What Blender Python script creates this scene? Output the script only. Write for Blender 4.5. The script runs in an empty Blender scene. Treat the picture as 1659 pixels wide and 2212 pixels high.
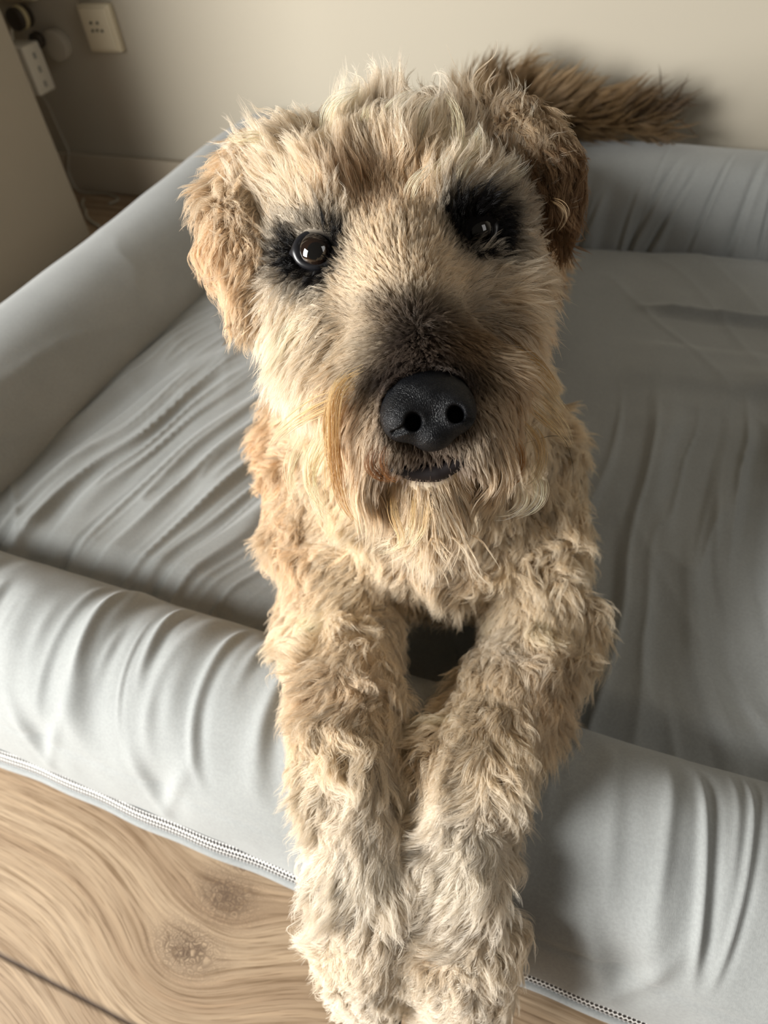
import bpy, bmesh, math, random
import numpy as np
from mathutils import Matrix, Vector

SC = bpy.context.scene
COL = SC.collection

# ------------------------------------------------------------------ camera
CAM_Z = 0.72
FPX = 1550.0
R = np.array([[0.92763998, -0.21692987, 0.30401564],
              [0.36399028, 0.70741947, -0.60586201],
              [-0.08363701, 0.67268056, 0.73519094]])      # camera axes in world
C0 = np.array([0.0, 0.0, CAM_Z])


def at(u, v, d):
    """world point that lies d metres deep on the line of sight through pixel u, v"""
    return C0 + R @ (np.array([(u - 829.5) / FPX, -(v - 1106.0) / FPX, -1.0]) * d)


def to_px(p):
    c = (np.asarray(p) - C0) @ R
    d = -c[..., 2]
    return 829.5 + FPX * c[..., 0] / d, 1106.0 - FPX * c[..., 1] / d, d


cam_data = bpy.data.cameras.new('camera')
cam = bpy.data.objects.new('camera', cam_data)
COL.objects.link(cam)
cam_data.sensor_fit = 'VERTICAL'
cam_data.sensor_height = 24.0
cam_data.lens = FPX / 2212.0 * 24.0
cam_data.clip_start = 0.02
M = Matrix([[*R[0], 0.0], [*R[1], 0.0], [*R[2], CAM_Z], [0, 0, 0, 1]])
cam.matrix_world = M
cam_data.dof.use_dof = True
cam_data.dof.focus_distance = 0.40
cam_data.dof.aperture_fstop = 5.6
SC.camera = cam

# ------------------------------------------------------------------ light and exposure
SC.view_settings.view_transform = 'Standard'
SC.view_settings.look = 'None'
SC.view_settings.gamma = 1.0
SC.view_settings.use_curve_mapping = False
SC.view_settings.exposure = 0.52
SC.cycles.max_bounces = 7
SC.cycles.diffuse_bounces = 4
SC.cycles.glossy_bounces = 3
SC.cycles.transmission_bounces = 4
SC.cycles.transparent_max_bounces = 8
SC.cycles.use_adaptive_sampling = True
SC.cycles.adaptive_threshold = 0.035
SC.cycles_curves.shape = 'RIBBONS'
SC.cycles_curves.subdivisions = 2

world = bpy.data.worlds.new('room_air')
SC.world = world
world.use_nodes = True
world.node_tree.nodes['Background'].inputs[0].default_value = (1.0, 0.87, 0.70, 1)
world.node_tree.nodes['Background'].inputs[1].default_value = 0.068


def area_light(name, loc, target, sx, sy, power, color):
    ld = bpy.data.lights.new(name, 'AREA')
    ld.shape = 'RECTANGLE'
    ld.size, ld.size_y = sx, sy
    ld.energy = power
    ld.color = color
    o = bpy.data.objects.new(name, ld)
    COL.objects.link(o)
    o.location = loc
    o.rotation_euler = (Vector(target) - Vector(loc)).to_track_quat('-Z', 'Y').to_euler()
    return o


area_light('window_daylight', (-1.70, -1.15, 0.95), (-0.15, 0.4, 0.2), 1.0, 1.3, 108.0, (1.0, 0.985, 0.95))
area_light('right_fill_light', (1.55, 0.2, 1.5), (0.1, 1.3, 0.1), 0.8, 1.0, 4.5, (1.0, 0.97, 0.93))  # added fill from the right, brightens the wall and models the mattress folds


# ------------------------------------------------------------------ helpers
def mat(name, color=(0.8, 0.8, 0.8), rough=0.6, spec=0.5, metallic=0.0):
    m = bpy.data.materials.new(name)
    m.use_nodes = True
    b = m.node_tree.nodes['Principled BSDF']
    b.inputs['Base Color'].default_value = (*color, 1)
    b.inputs['Roughness'].default_value = rough
    b.inputs['Specular IOR Level'].default_value = spec
    b.inputs['Metallic'].default_value = metallic
    return m


class NT:
    """small helper for writing node trees"""
    def __init__(self, m):
        self.t = m.node_tree
        self.bsdf = self.t.nodes['Principled BSDF']

    def n(self, kind, **kw):
        nd = self.t.nodes.new(kind)
        for k, v in kw.items():
            setattr(nd, k, v)
        return nd

    def l(self, a, b):
        self.t.links.new(a, b)

    def val(self, sock, v):
        if hasattr(v, 'is_linked') or hasattr(v, 'node'):
            self.l(v, sock)
        else:
            sock.default_value = v

    def math(self, op, a, b=0.0, c=None, clamp=False):
        nd = self.n('ShaderNodeMath', operation=op, use_clamp=clamp)
        self.val(nd.inputs[0], a)
        self.val(nd.inputs[1], b)
        if c is not None:
            self.val(nd.inputs[2], c)
        return nd.outputs[0]

    def ramp(self, fac, stops):
        nd = self.n('ShaderNodeValToRGB')
        e = nd.color_ramp.elements
        while len(e) < len(stops):
            e.new(0.5)
        for i, (p, c) in enumerate(stops):
            e[i].position = p
            e[i].color = (*c, 1) if len(c) == 3 else c
        self.l(fac, nd.inputs[0])
        return nd.outputs[0]

    def mix(self, f, a, b, blend='MIX'):
        nd = self.n('ShaderNodeMix', data_type='RGBA', blend_type=blend)
        self.val(nd.inputs[0], f)
        self.val(nd.inputs[6], a)
        self.val(nd.inputs[7], b)
        return nd.outputs[2]

    def noise(self, vec, scale, detail=3.0, rough=0.5):
        nd = self.n('ShaderNodeTexNoise')
        self.l(vec, nd.inputs['Vector'])
        nd.inputs['Scale'].default_value = scale
        nd.inputs['Detail'].default_value = detail
        nd.inputs['Roughness'].default_value = rough
        return nd.outputs['Fac']

    def mapping(self, vec, scale=(1, 1, 1), rot=(0, 0, 0), loc=(0, 0, 0)):
        nd = self.n('ShaderNodeMapping')
        self.l(vec, nd.inputs[0])
        nd.inputs['Scale'].default_value = scale
        nd.inputs['Rotation'].default_value = rot
        nd.inputs['Location'].default_value = loc
        return nd.outputs[0]

    def bump(self, h, strength=0.3, dist=0.001):
        nd = self.n('ShaderNodeBump')
        self.l(h, nd.inputs['Height'])
        nd.inputs['Strength'].default_value = strength
        nd.inputs['Distance'].default_value = dist
        self.l(nd.outputs[0], self.bsdf.inputs['Normal'])


def mesh_obj(name, verts, faces, material, parent=None, smooth=True, uv=None):
    me = bpy.data.meshes.new(name)
    me.from_pydata([tuple(map(float, v)) for v in verts], [], [tuple(map(int, f)) for f in faces])
    me.update()
    if smooth:
        me.polygons.foreach_set('use_smooth', [True] * len(me.polygons))
    if uv is not None:
        ul = me.uv_layers.new(name='UVMap')
        idx = np.zeros(len(me.loops), dtype=np.int32)
        me.loops.foreach_get('vertex_index', idx)
        ul.data.foreach_set('uv', np.asarray(uv, dtype=np.float32)[idx].ravel())
    me.materials.append(material)
    o = bpy.data.objects.new(name, me)
    COL.objects.link(o)
    if parent is not None:
        o.parent = parent
    return o


def empty(name, label, cat, group=None):
    o = bpy.data.objects.new(name, None)
    o.empty_display_size = 0.05
    COL.objects.link(o)
    o['label'] = label
    o['category'] = cat
    if group:
        o['group'] = group
    return o


def structure(o, label=None):
    o['kind'] = 'structure'
    if label:
        o['label'] = label
    return o


def box_bm(bm, lo, hi, bevel=0.0, seg=2):
    r = bmesh.ops.create_cube(bm, size=1.0)
    vs = r['verts']
    for v in vs:
        for i in range(3):
            v.co[i] = lo[i] if v.co[i] < 0 else hi[i]
    if bevel:
        es = list({e for v in vs for e in v.link_edges})
        bmesh.ops.bevel(bm, geom=es, offset=bevel, segments=seg, affect='EDGES', profile=0.5)


def bm_obj(name, bm, material, parent=None, smooth=False):
    me = bpy.data.meshes.new(name)
    bm.normal_update()
    bm.to_mesh(me)
    bm.free()
    if smooth:
        me.polygons.foreach_set('use_smooth', [True] * len(me.polygons))
    me.materials.append(material)
    o = bpy.data.objects.new(name, me)
    COL.objects.link(o)
    if parent is not None:
        o.parent = parent
    return o


def tube(name, pts, rad, material, parent=None, seg=10, closed_ends=True):
    P = np.array(pts, float)
    # catmull-rom resample
    Q = np.vstack([2 * P[0] - P[1], P, 2 * P[-1] - P[-2]])
    out = []
    rr = np.array(rad if hasattr(rad, '__len__') else [rad] * len(P), float)
    rads = []
    for i in range(len(P) - 1):
        for t in np.linspace(0, 1, 8, endpoint=False):
            a, b, c, d = Q[i:i + 4]
            out.append(0.5 * (2 * b + (c - a) * t + (2 * a - 5 * b + 4 * c - d) * t * t + (3 * b - a - 3 * c + d) * t ** 3))
            rads.append(rr[i] * (1 - t) + rr[i + 1] * t)
    out.append(P[-1])
    rads.append(rr[-1])
    out = np.array(out)
    T = np.gradient(out, axis=0)
    T /= np.linalg.norm(T, axis=1)[:, None] + 1e-12
    up = np.array([0.13, 0.21, 0.97])
    verts, faces = [], []
    for i, (p, t) in enumerate(zip(out, T)):
        s = np.cross(t, up)
        s /= np.linalg.norm(s) + 1e-12
        w = np.cross(s, t)
        for k in range(seg):
            a = 2 * math.pi * k / seg
            verts.append(p + rads[i] * (math.cos(a) * s + math.sin(a) * w))
    n = len(out)
    for i in range(n - 1):
        for k in range(seg):
            k2 = (k + 1) % seg
            faces.append((i * seg + k, i * seg + k2, (i + 1) * seg + k2, (i + 1) * seg + k))
    faces.append(tuple(range(seg - 1, -1, -1)))
    faces.append(tuple((n - 1) * seg + k for k in range(seg)))
    return mesh_obj(name, verts, faces, material, parent)


# ---- numpy noise
def _hash(ix, iy, iz, seed):
    h = (ix.astype(np.int64) * 374761393 + iy.astype(np.int64) * 668265263 + iz.astype(np.int64) * 2147483647 + seed * 1274126177) & 0xffffffff
    h = ((h ^ (h >> 13)) * 1274126177) & 0xffffffff
    h = (h ^ (h >> 16)) & 0xffffffff
    return h.astype(np.float64) / 4294967295.0 * 2 - 1


def vnoise(p, seed=0):
    """smooth value noise in -1..1, p (..., 3)"""
    p = np.asarray(p, float)
    f = np.floor(p)
    i = f.astype(np.int64)
    t = p - f
    t = t * t * t * (t * (t * 6 - 15) + 10)
    res = 0
    for dx in (0, 1):
        wx = t[..., 0] if dx else 1 - t[..., 0]
        for dy in (0, 1):
            wy = t[..., 1] if dy else 1 - t[..., 1]
            for dz in (0, 1):
                wz = t[..., 2] if dz else 1 - t[..., 2]
                res = res + wx * wy * wz * _hash(i[..., 0] + dx, i[..., 1] + dy, i[..., 2] + dz, seed)
    return res


def vec_noise(p, seed=0):
    return np.stack([vnoise(p, seed + k * 17) for k in range(3)], axis=-1)


def smoothstep(a, b, x):
    t = np.clip((x - a) / (b - a), 0, 1)
    return t * t * (3 - 2 * t)


# ================================================================== THE SETTING
# ---- oak floor
def floor_material():
    m = mat('oak_planks', rough=0.42, spec=0.4)
    N = NT(m)
    geo = N.n('ShaderNodeNewGeometry')
    sep = N.n('ShaderNodeSeparateXYZ')
    N.l(geo.outputs['Position'], sep.inputs[0])
    X, Y = sep.outputs[0], sep.outputs[1]
    # planks run along x; seams every 0.19 m, one at y = -0.017
    yp = N.math('DIVIDE', N.math('ADD', Y, 0.017), 0.19)
    row = N.math('FLOOR', yp)
    fr = N.math('FRACT', yp)
    seam_d = N.math('MULTIPLY', N.math('MINIMUM', fr, N.math('SUBTRACT', 1.0, fr)), 0.19)
    rnd = N.n('ShaderNodeTexWhiteNoise', noise_dimensions='1D')
    N.l(row, rnd.inputs['W'])
    rv = rnd.outputs['Value']
    # cross joints
    xs = N.math('ADD', N.math('DIVIDE', N.math('ADD', X, 1.25), 2.2), N.math('MULTIPLY', N.math('ROUND', N.math('MULTIPLY', rv, 2.0)), 0.30))
    xf = N.math('FRACT', xs)
    xd = N.math('MULTIPLY', N.math('MINIMUM', xf, N.math('SUBTRACT', 1.0, xf)), 2.2)
    joint = N.math('MINIMUM', seam_d, xd)
    # grain flows round two burl knots
    yw = Y
    for kx, ky, r, s in ((-0.262, 0.098, 0.028, 0.62), (-0.276, 0.048, 0.025, 0.7), (-0.266, 0.126, 0.012, 0.5)):
        dx = N.math('SUBTRACT', X, kx)
        dy = N.math('SUBTRACT', Y, ky)
        d2 = N.math('ADD', N.math('MULTIPLY', N.math('MULTIPLY', dx, dx), 0.35), N.math('MULTIPLY', dy, dy))
        q = N.math('DIVIDE', r * r * s, N.math('ADD', d2, r * r * 0.45))
        yw = N.math('SUBTRACT', yw, N.math('MULTIPLY', dy, q))
    # a broad sag of the grain left of the knots
    dx = N.math('SUBTRACT', X, -0.27)
    sag = N.math('MULTIPLY', N.math('EXPONENT', N.math('MULTIPLY', N.math('MULTIPLY', dx, dx), -90.0)), 0.045)
    yw = N.math('ADD', yw, sag)
    comb = N.n('ShaderNodeCombineXYZ')
    N.l(N.math('MULTIPLY', X, 1.0), comb.inputs[0])
    N.l(yw, comb.inputs[1])
    N.l(N.math('MULTIPLY', rv, 9.0), comb.inputs[2])
    v = comb.outputs[0]
    g1 = N.noise(N.mapping(v, (1.8, 38, 1)), 1.0, 4.0, 0.6)
    g2 = N.noise(N.mapping(v, (9, 300, 1)), 1.0, 4.0, 0.62)
    g3 = N.noise(N.mapping(v, (30, 900, 1)), 1.0, 2.0, 0.5)
    base = N.ramp(g1, [(0.25, (0.33, 0.23, 0.145)), (0.45, (0.44, 0.325, 0.215)), (0.58, (0.51, 0.39, 0.265)), (0.75, (0.58, 0.455, 0.32))])
    fine = N.ramp(g2, [(0.33, (0.60, 0.54, 0.47)), (0.48, (0.90, 0.88, 0.86)), (0.7, (1.15, 1.13, 1.10))])
    col = N.mix(1.0, base, fine, 'MULTIPLY')
    por = N.ramp(g3, [(0.36, (0.55, 0.5, 0.45)), (0.43, (1, 1, 1))])
    col = N.mix(0.6, col, por, 'MULTIPLY')
    # burl
    pv = geo.outputs['Position']
    vor = N.n('ShaderNodeTexVoronoi', feature='DISTANCE_TO_EDGE')
    nz = N.n('ShaderNodeTexNoise')
    N.l(pv, nz.inputs['Vector'])
    nz.inputs['Scale'].default_value = 60
    wv = N.n('ShaderNodeVectorMath', operation='MULTIPLY_ADD')
    N.l(nz.outputs['Color'], wv.inputs[0])
    wv.inputs[1].default_value = (0.012, 0.012, 0)
    N.l(pv, wv.inputs[2])
    flat = N.mapping(wv.outputs[0], (1, 1.25, 0))
    N.l(flat, vor.inputs['Vector'])
    vor.inputs['Scale'].default_value = 175
    rings = N.math('SINE', N.math('MULTIPLY', vor.outputs['Distance'], 28.0))
    rings = N.math('MULTIPLY_ADD', rings, 0.5, 0.5)
    knots = None
    for kx, ky, rx, ry in ((-0.262, 0.099, 0.032, 0.022), (-0.275, 0.049, 0.032, 0.020), (-0.262, 0.128, 0.008, 0.009)):
        a = N.math('DIVIDE', N.math('SUBTRACT', X, kx), rx)
        b = N.math('DIVIDE', N.math('SUBTRACT', Y, ky), ry)
        g = N.math('EXPONENT', N.math('MULTIPLY', N.math('ADD', N.math('MULTIPLY', a, a), N.math('MULTIPLY', b, b)), -1.1))
        knots = g if knots is None else N.math('MAXIMUM', knots, g)
    km = N.math('MULTIPLY', knots, rings)
    km = N.math('MULTIPLY', km, 1.15, clamp=True)
    col = N.mix(km, col, (0.15, 0.10, 0.065, 1))
    tint = N.ramp(rv, [(0.0, (0.72, 0.71, 0.71)), (1.0, (0.80, 0.79, 0.78))])
    col = N.mix(1.0, col, tint, 'MULTIPLY')
    gap = N.ramp(joint, [(0.0010, (0.10, 0.07, 0.05)), (0.0022, (1, 1, 1))])
    lip = N.ramp(joint, [(0.0022, (1.0, 1.0, 1.0)), (0.0026, (1.35, 1.3, 1.2)), (0.0040, (1, 1, 1))])
    col = N.mix(1.0, col, gap, 'MULTIPLY')
    N.l(col, N.bsdf.inputs['Base Color'])
    h = N.math('ADD', N.math('MULTIPLY', g2, 0.5), N.math('MULTIPLY', N.math('MINIMUM', joint, 0.003), 300.0))
    N.bump(h, 0.35, 0.0006)
    return m


bm = bmesh.new()
box_bm(bm, (-3.6, -2.4, -0.05), (3.6, 1.5, 0.0))
structure(bm_obj('floor', bm, floor_material()))

# ---- walls
wall_m = mat('painted_plaster', (0.42, 0.38, 0.305), 0.75, 0.25)
N = NT(wall_m)
g = N.n('ShaderNodeNewGeometry')
N.bump(N.noise(g.outputs['Position'], 220, 3), 0.12, 0.0006)
bm = bmesh.new()
box_bm(bm, (-3.6, 1.41, 0.0), (3.6, 1.5, 2.5))
structure(bm_obj('wall_back', bm, wall_m))

trim_m = mat('satin_trim_paint', (0.44, 0.385, 0.30), 0.4, 0.4)
bm = bmesh.new()
box_bm(bm, (-3.6, 1.392, 0.0), (3.6, 1.41, 0.088), 0.003, 3)
structure(bm_obj('baseboard_back', bm, trim_m))

# ================================================================== CABINET, SOCKETS, CABLES
cab_m = mat('matt_greige_panel', (0.34, 0.30, 0.235), 0.55, 0.3)
cab = empty('cabinet', 'tall plain greige cabinet standing by the wall at the left edge', 'cabinet')
bm = bmesh.new()
box_bm(bm, (-1.80, 0.55, 0.0), (-1.250, 1.19, 1.9), 0.0015, 2)
bm_obj('side_panel', bm, cab_m, cab)

plate_m = mat('cream_plastic', (0.62, 0.55, 0.40), 0.35, 0.5)
dark_m = mat('dark_socket_hole', (0.02, 0.015, 0.01), 0.6, 0.3)


def wall_socket(cx, cz, label, holes=True):
    t = empty('wall_socket', label, 'socket')
    bm = bmesh.new()
    box_bm(bm, (cx - 0.040, 1.392, cz - 0.043), (cx + 0.040, 1.41, cz + 0.043), 0.004, 3)
    bm_obj('back_box', bm, plate_m, t, True)
    bm = bmesh.new()
    box_bm(bm, (cx - 0.035, 1.387, cz - 0.038), (cx + 0.035, 1.394, cz + 0.038), 0.003, 3)
    bm_obj('face_plate', bm, plate_m, t, True)
    if holes:
        for hx, hz in ((-0.010, 0.012), (0.006, 0.012), (-0.012, -0.002), (0.000, -0.001), (0.012, -0.002)):
            bm = bmesh.new()
            bmesh.ops.create_cone(bm, cap_ends=True, segments=16, radius1=0.0026, radius2=0.0026, depth=0.003,
                                  matrix=Matrix.Translation((cx + hx, 1.3865, cz + hz)) @ Matrix.Rotation(math.pi / 2, 4, 'X'))
            bm_obj('pin_hole', bm, dark_m, t)
    return t


wall_socket(-1.216, 0.350, 'cream wall socket with five dark pin holes, free of any plug')
wall_socket(-1.40, 0.440, 'half-hidden wall socket plate above the round dark plug', holes=False)

white_m = mat('white_plastic', (0.66, 0.62, 0.52), 0.35, 0.5)
black_m = mat('dark_brown_rubber', (0.035, 0.026, 0.018), 0.5, 0.4)
grey_m = mat('grey_plastic', (0.28, 0.27, 0.23), 0.5, 0.4)

# ================================================================== DOG BED
def fabric_material():
    m = mat('pale_blue_grey_fabric', (0.46, 0.475, 0.46), 0.9, 0.15)
    N = NT(m)
    tc = N.n('ShaderNodeTexCoord')
    geo = N.n('ShaderNodeNewGeometry')
    n1 = N.noise(geo.outputs['Position'], 9, 4, 0.6)
    n2 = N.noise(geo.outputs['Position'], 420, 2, 0.6)
    col = N.ramp(n1, [(0.3, (0.268, 0.280, 0.276)), (0.7, (0.305, 0.317, 0.312))])
    sp = N.ramp(n2, [(0.35, (0.93, 0.93, 0.93)), (0.65, (1.05, 1.05, 1.05))])
    col = N.mix(1.0, col, sp, 'MULTIPLY')
    N.l(col, N.bsdf.inputs['Base Color'])
    N.bsdf.inputs['Sheen Weight'].default_value = 0.25
    N.bsdf.inputs['Sheen Roughness'].default_value = 0.5
    w = N.n('ShaderNodeTexWave', bands_direction='X')
    N.l(N.mapping(tc.outputs['UV'], (1, 1, 1)), w.inputs['Vector'])
    w.inputs['Scale'].default_value = 380
    w.inputs['Distortion'].default_value = 1.5
    w2 = N.noise(N.mapping(tc.outputs['UV'], (1200, 260, 1)), 1.0, 2)
    h = N.math('ADD', N.math('MULTIPLY', w.outputs['Fac'], 0.5), w2)
    N.bump(h, 0.25, 0.0005)
    return m


fab_m = fabric_material()
bed = empty('dog_bed', 'pale blue-grey fabric dog bed with padded bolster rim', 'dog bed')


def spline(pts, n):
    P = np.array(pts, float)
    Q = np.vstack([2 * P[0] - P[1], P, 2 * P[-1] - P[-2]])
    seg = len(P) - 1
    out = []
    for s in np.linspace(0, seg, n):
        i = min(int(s), seg - 1)
        t = s - i
        a, b, c, d = Q[i:i + 4]
        out.append(0.5 * (2 * b + (c - a) * t + (2 * a - 5 * b + 4 * c - d) * t * t + (3 * b - a - 3 * c + d) * t ** 3))
    return np.array(out)


def ridges(a, b, seed, sharp=2.0):
    """fold pattern: a runs across the folds (in folds), b along them"""
    q = np.stack([a, b, np.full_like(a, seed * 3.7)], -1)
    n = vnoise(q, seed)
    r = 1 - np.abs(n) * 2.2
    return np.clip(r, 0, 1) ** sharp


PRESS = []          # filled with the dog's own shape later


def bolster(name, origin, along, out, length, profile, n_s, n_p, fold, cap=True):
    """profile: list of (distance outwards, height); along/out unit vectors"""
    pr = spline(profile, n_p)
    arc = np.concatenate([[0], np.cumsum(np.linalg.norm(np.diff(pr, axis=0), axis=1))])
    tg = np.gradient(pr, axis=0)
    nr = np.stack([tg[:, 1], -tg[:, 0]], -1)
    nr /= np.linalg.norm(nr, axis=1)[:, None]
    cen = pr.mean(0)
    if ((pr - cen) * nr).sum() < 0:
        nr = -nr
    s = np.linspace(0, length, n_s)
    S, A = np.meshgrid(s, arc, indexing='ij')
    disp = fold(S, A / arc[-1]) * (1 - smoothstep(0.93, 0.97, A / arc[-1]))
    # round the ends
    e = np.minimum(s, length - s)
    rr = 0.05
    k = np.where(e < rr, np.sqrt(np.clip(1 - (1 - e / rr) ** 2, 0, 1)), 1.0)
    k = 0.55 + 0.45 * k if cap else np.ones_like(k)
    pts = cen[None, None] + (pr[None] - cen) * k[:, None, None] + nr[None] * disp[..., None]
    o = np.array(origin, float)
    al = np.array(along, float)
    ou = np.array(out, float)
    V = o + S[..., None] * al + pts[..., 0:1] * ou + pts[..., 1:2] * np.array([0, 0, 1.0])
    V[..., 2] = np.maximum(V[..., 2], 0.001)
    uv = np.stack([S, A], -1).reshape(-1, 2)
    V = V.reshape(-1, 3)
    F = []
    flip = np.cross(al, ou)[2] > 0
    for i in range(n_s - 1):
        for j in range(n_p - 1):
            a, b, c, d = i * n_p + j, i * n_p + j + 1, (i + 1) * n_p + j + 1, (i + 1) * n_p + j
            F.append((a, b, c, d) if flip else (a, d, c, b))
    F.append([j for j in range(n_p)][::-1] if flip else [j for j in range(n_p)])
    F.append([(n_s - 1) * n_p + j for j in range(n_p)] if flip else [(n_s - 1) * n_p + j for j in range(n_p)][::-1])
    # underside
    for i in range(n_s - 1):
        a, b, c, d = i * n_p, (i + 1) * n_p, (i + 1) * n_p + n_p - 1, i * n_p + n_p - 1
        F.append((a, b, c, d) if flip else (a, d, c, b))
    return mesh_obj(name, V, F, fab_m, bed, True, uv)


BX0, BX1 = -0.945, 0.50          # bed outline
BY0, BY1 = 0.135, 1.392


def strokes(S, T, seed, spacing, length, t0, t1, w, amp, lean, bend):
    """separate creases that cross the bar, each with its own place, slant, width and depth"""
    r = np.random.default_rng(seed)
    out = np.zeros_like(S)
    x = 0.0
    while x < length:
        x += spacing * r.uniform(0.35, 1.7)
        a0, a1 = r.uniform(*t0), r.uniform(*t1)
        ww = w * r.uniform(0.6, 1.7)
        am = amp * r.uniform(0.25, 1.25)
        ln, bd = lean + r.normal(0, 0.04), bend * r.uniform(0.3, 1.5)
        xl = x + ln * (T - 0.5) + bd * (T - 0.5) ** 2
        q = (S - xl) / ww
        win = smoothstep(a0, a0 + 0.10, T) * (1 - smoothstep(a1 - 0.14, a1, T))
        out += am * win * (np.exp(-q * q) - 0.55 * np.exp(-((q - 1.7) / 1.2) ** 2))
    return out


def fold_front(S, T):
    # T 0 = inner base ... 1 = outer base (front); folds lean along the bar
    x = BX0 + S
    w = vnoise(np.stack([S * 5, T * 2.0, 0 * S], -1), 3) * 0.035
    lean = (T - 0.5) * 0.10
    a = (S + w + lean - (T - 0.45) ** 2 * 0.22)
    L_ = BX1 - BX0
    d = strokes(S + w, T, 5, 0.028, L_, (0.30, 0.46), (0.56, 0.80), 0.0042, 0.0036, 0.02, 0.10)
    d = d + strokes(S + w, T, 6, 0.075, L_, (0.28, 0.40), (0.62, 0.88), 0.0110, 0.0048, 0.02, 0.12)
    # long seam low on the front, with pinched dimples on it
    seam = np.exp(-((T - 0.80) / 0.006) ** 2) * 0.0016
    d = d - seam
    for px, pw in ((-0.475, 1.0), (-0.335, 1.0), (0.075, 1.0), (-0.70, 0.8)):
        dx = x - px
        dt = (T - 0.80) * 0.5
        r = np.sqrt((dx / 0.02) ** 2 + (dt / 0.035) ** 2)
        d = d - 0.0060 * pw * np.exp(-r ** 2)
        d = d + 0.0035 * pw * np.exp(-(((dx + dt * 0.35 - 0.016) / 0.008) ** 2)) * np.exp(-(dt / 0.05) ** 2)
        d = d + 0.0030 * pw * np.exp(-(((dx - dt * 0.30 + 0.016) / 0.009) ** 2)) * np.exp(-(dt / 0.05) ** 2)
    d = d + vnoise(np.stack([S * 9, T * 4, 0 * S], -1), 21) * 0.003
    d = d + vnoise(np.stack([S * 40, T * 14, 0 * S], -1), 22) * 0.0007
    return d


def fold_side(S, T):
    w = vnoise(np.stack([S * 3, T * 3, 0 * S], -1), 31)
    f = ridges(T * 9 + w * 1.5 + S * 1.2, S * 2.5, 33, 2.0)
    mask = smoothstep(0.05, 0.2, T) * (1 - smoothstep(0.55, 0.8, T))
    return f * 0.0028 * mask + vnoise(np.stack([S * 6, T * 3, 0 * S], -1), 35) * 0.004


def fold_back(S, T):
    w = vnoise(np.stack([S * 6, T * 2, 0 * S], -1), 41) * 0.02
    L_ = BX1 - BX0
    d = strokes(S + w, T, 15, 0.030, L_, (0.04, 0.16), (0.30, 0.55), 0.0035, 0.0048, 0.13, 0.05)
    d = -d + strokes(S + w, T, 16, 0.07, L_, (0.02, 0.10), (0.35, 0.5), 0.0080, 0.0040, 0.10, 0.05)
    return d + vnoise(np.stack([S * 5, T * 3, 0 * S], -1), 45) * 0.003


def fold_plain(S, T):
    return vnoise(np.stack([S * 6, T * 3, 0 * S], -1), 55) * 0.003


# profile from the inner foot over the top to the outer foot
PROFILE = [(-0.205, 0.004), (-0.215, 0.05), (-0.213, 0.10), (-0.198, 0.150), (-0.160, 0.187), (-0.115, 0.198),
           (-0.065, 0.186), (-0.024, 0.150), (-0.004, 0.100), (0.004, 0.045), (0.0, 0.004)]
PROFILE_FRONT = [(-0.172, 0.004), (-0.182, 0.05), (-0.180, 0.09), (-0.166, 0.134), (-0.138, 0.159), (-0.104, 0.166),
                 (-0.066, 0.155), (-0.030, 0.126), (-0.008, 0.085), (0.002, 0.045), (0.003, 0.018), (0.0, 0.004)]
PROFILE_TALL = [(-0.200, 0.004), (-0.210, 0.05), (-0.208, 0.11), (-0.195, 0.165), (-0.160, 0.208), (-0.115, 0.222),
                (-0.062, 0.212), (-0.022, 0.172), (-0.004, 0.110), (0.002, 0.045), (0.0, 0.004)]
bolster('front_bolster', (BX0, BY0, 0), (1, 0, 0), (0, -1, 0), BX1 - BX0, PROFILE_FRONT, 900, 120, fold_front)
bolster('side_bolster', (BX0, BY0 + 0.06, 0), (0, 1, 0), (-1, 0, 0), BY1 - BY0 - 0.06, PROFILE_TALL, 380, 90, fold_side)
bolster('side_bolster', (BX1, BY0 + 0.06, 0), (0, 1, 0), (1, 0, 0), BY1 - BY0 - 0.06, PROFILE, 200, 60, fold_plain)
bolster('back_bolster', (BX0 + 0.06, BY1 + 0.008, 0), (1, 0, 0), (0, 1, 0), BX1 - BX0 - 0.12, PROFILE_TALL, 620, 90, fold_back)


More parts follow.
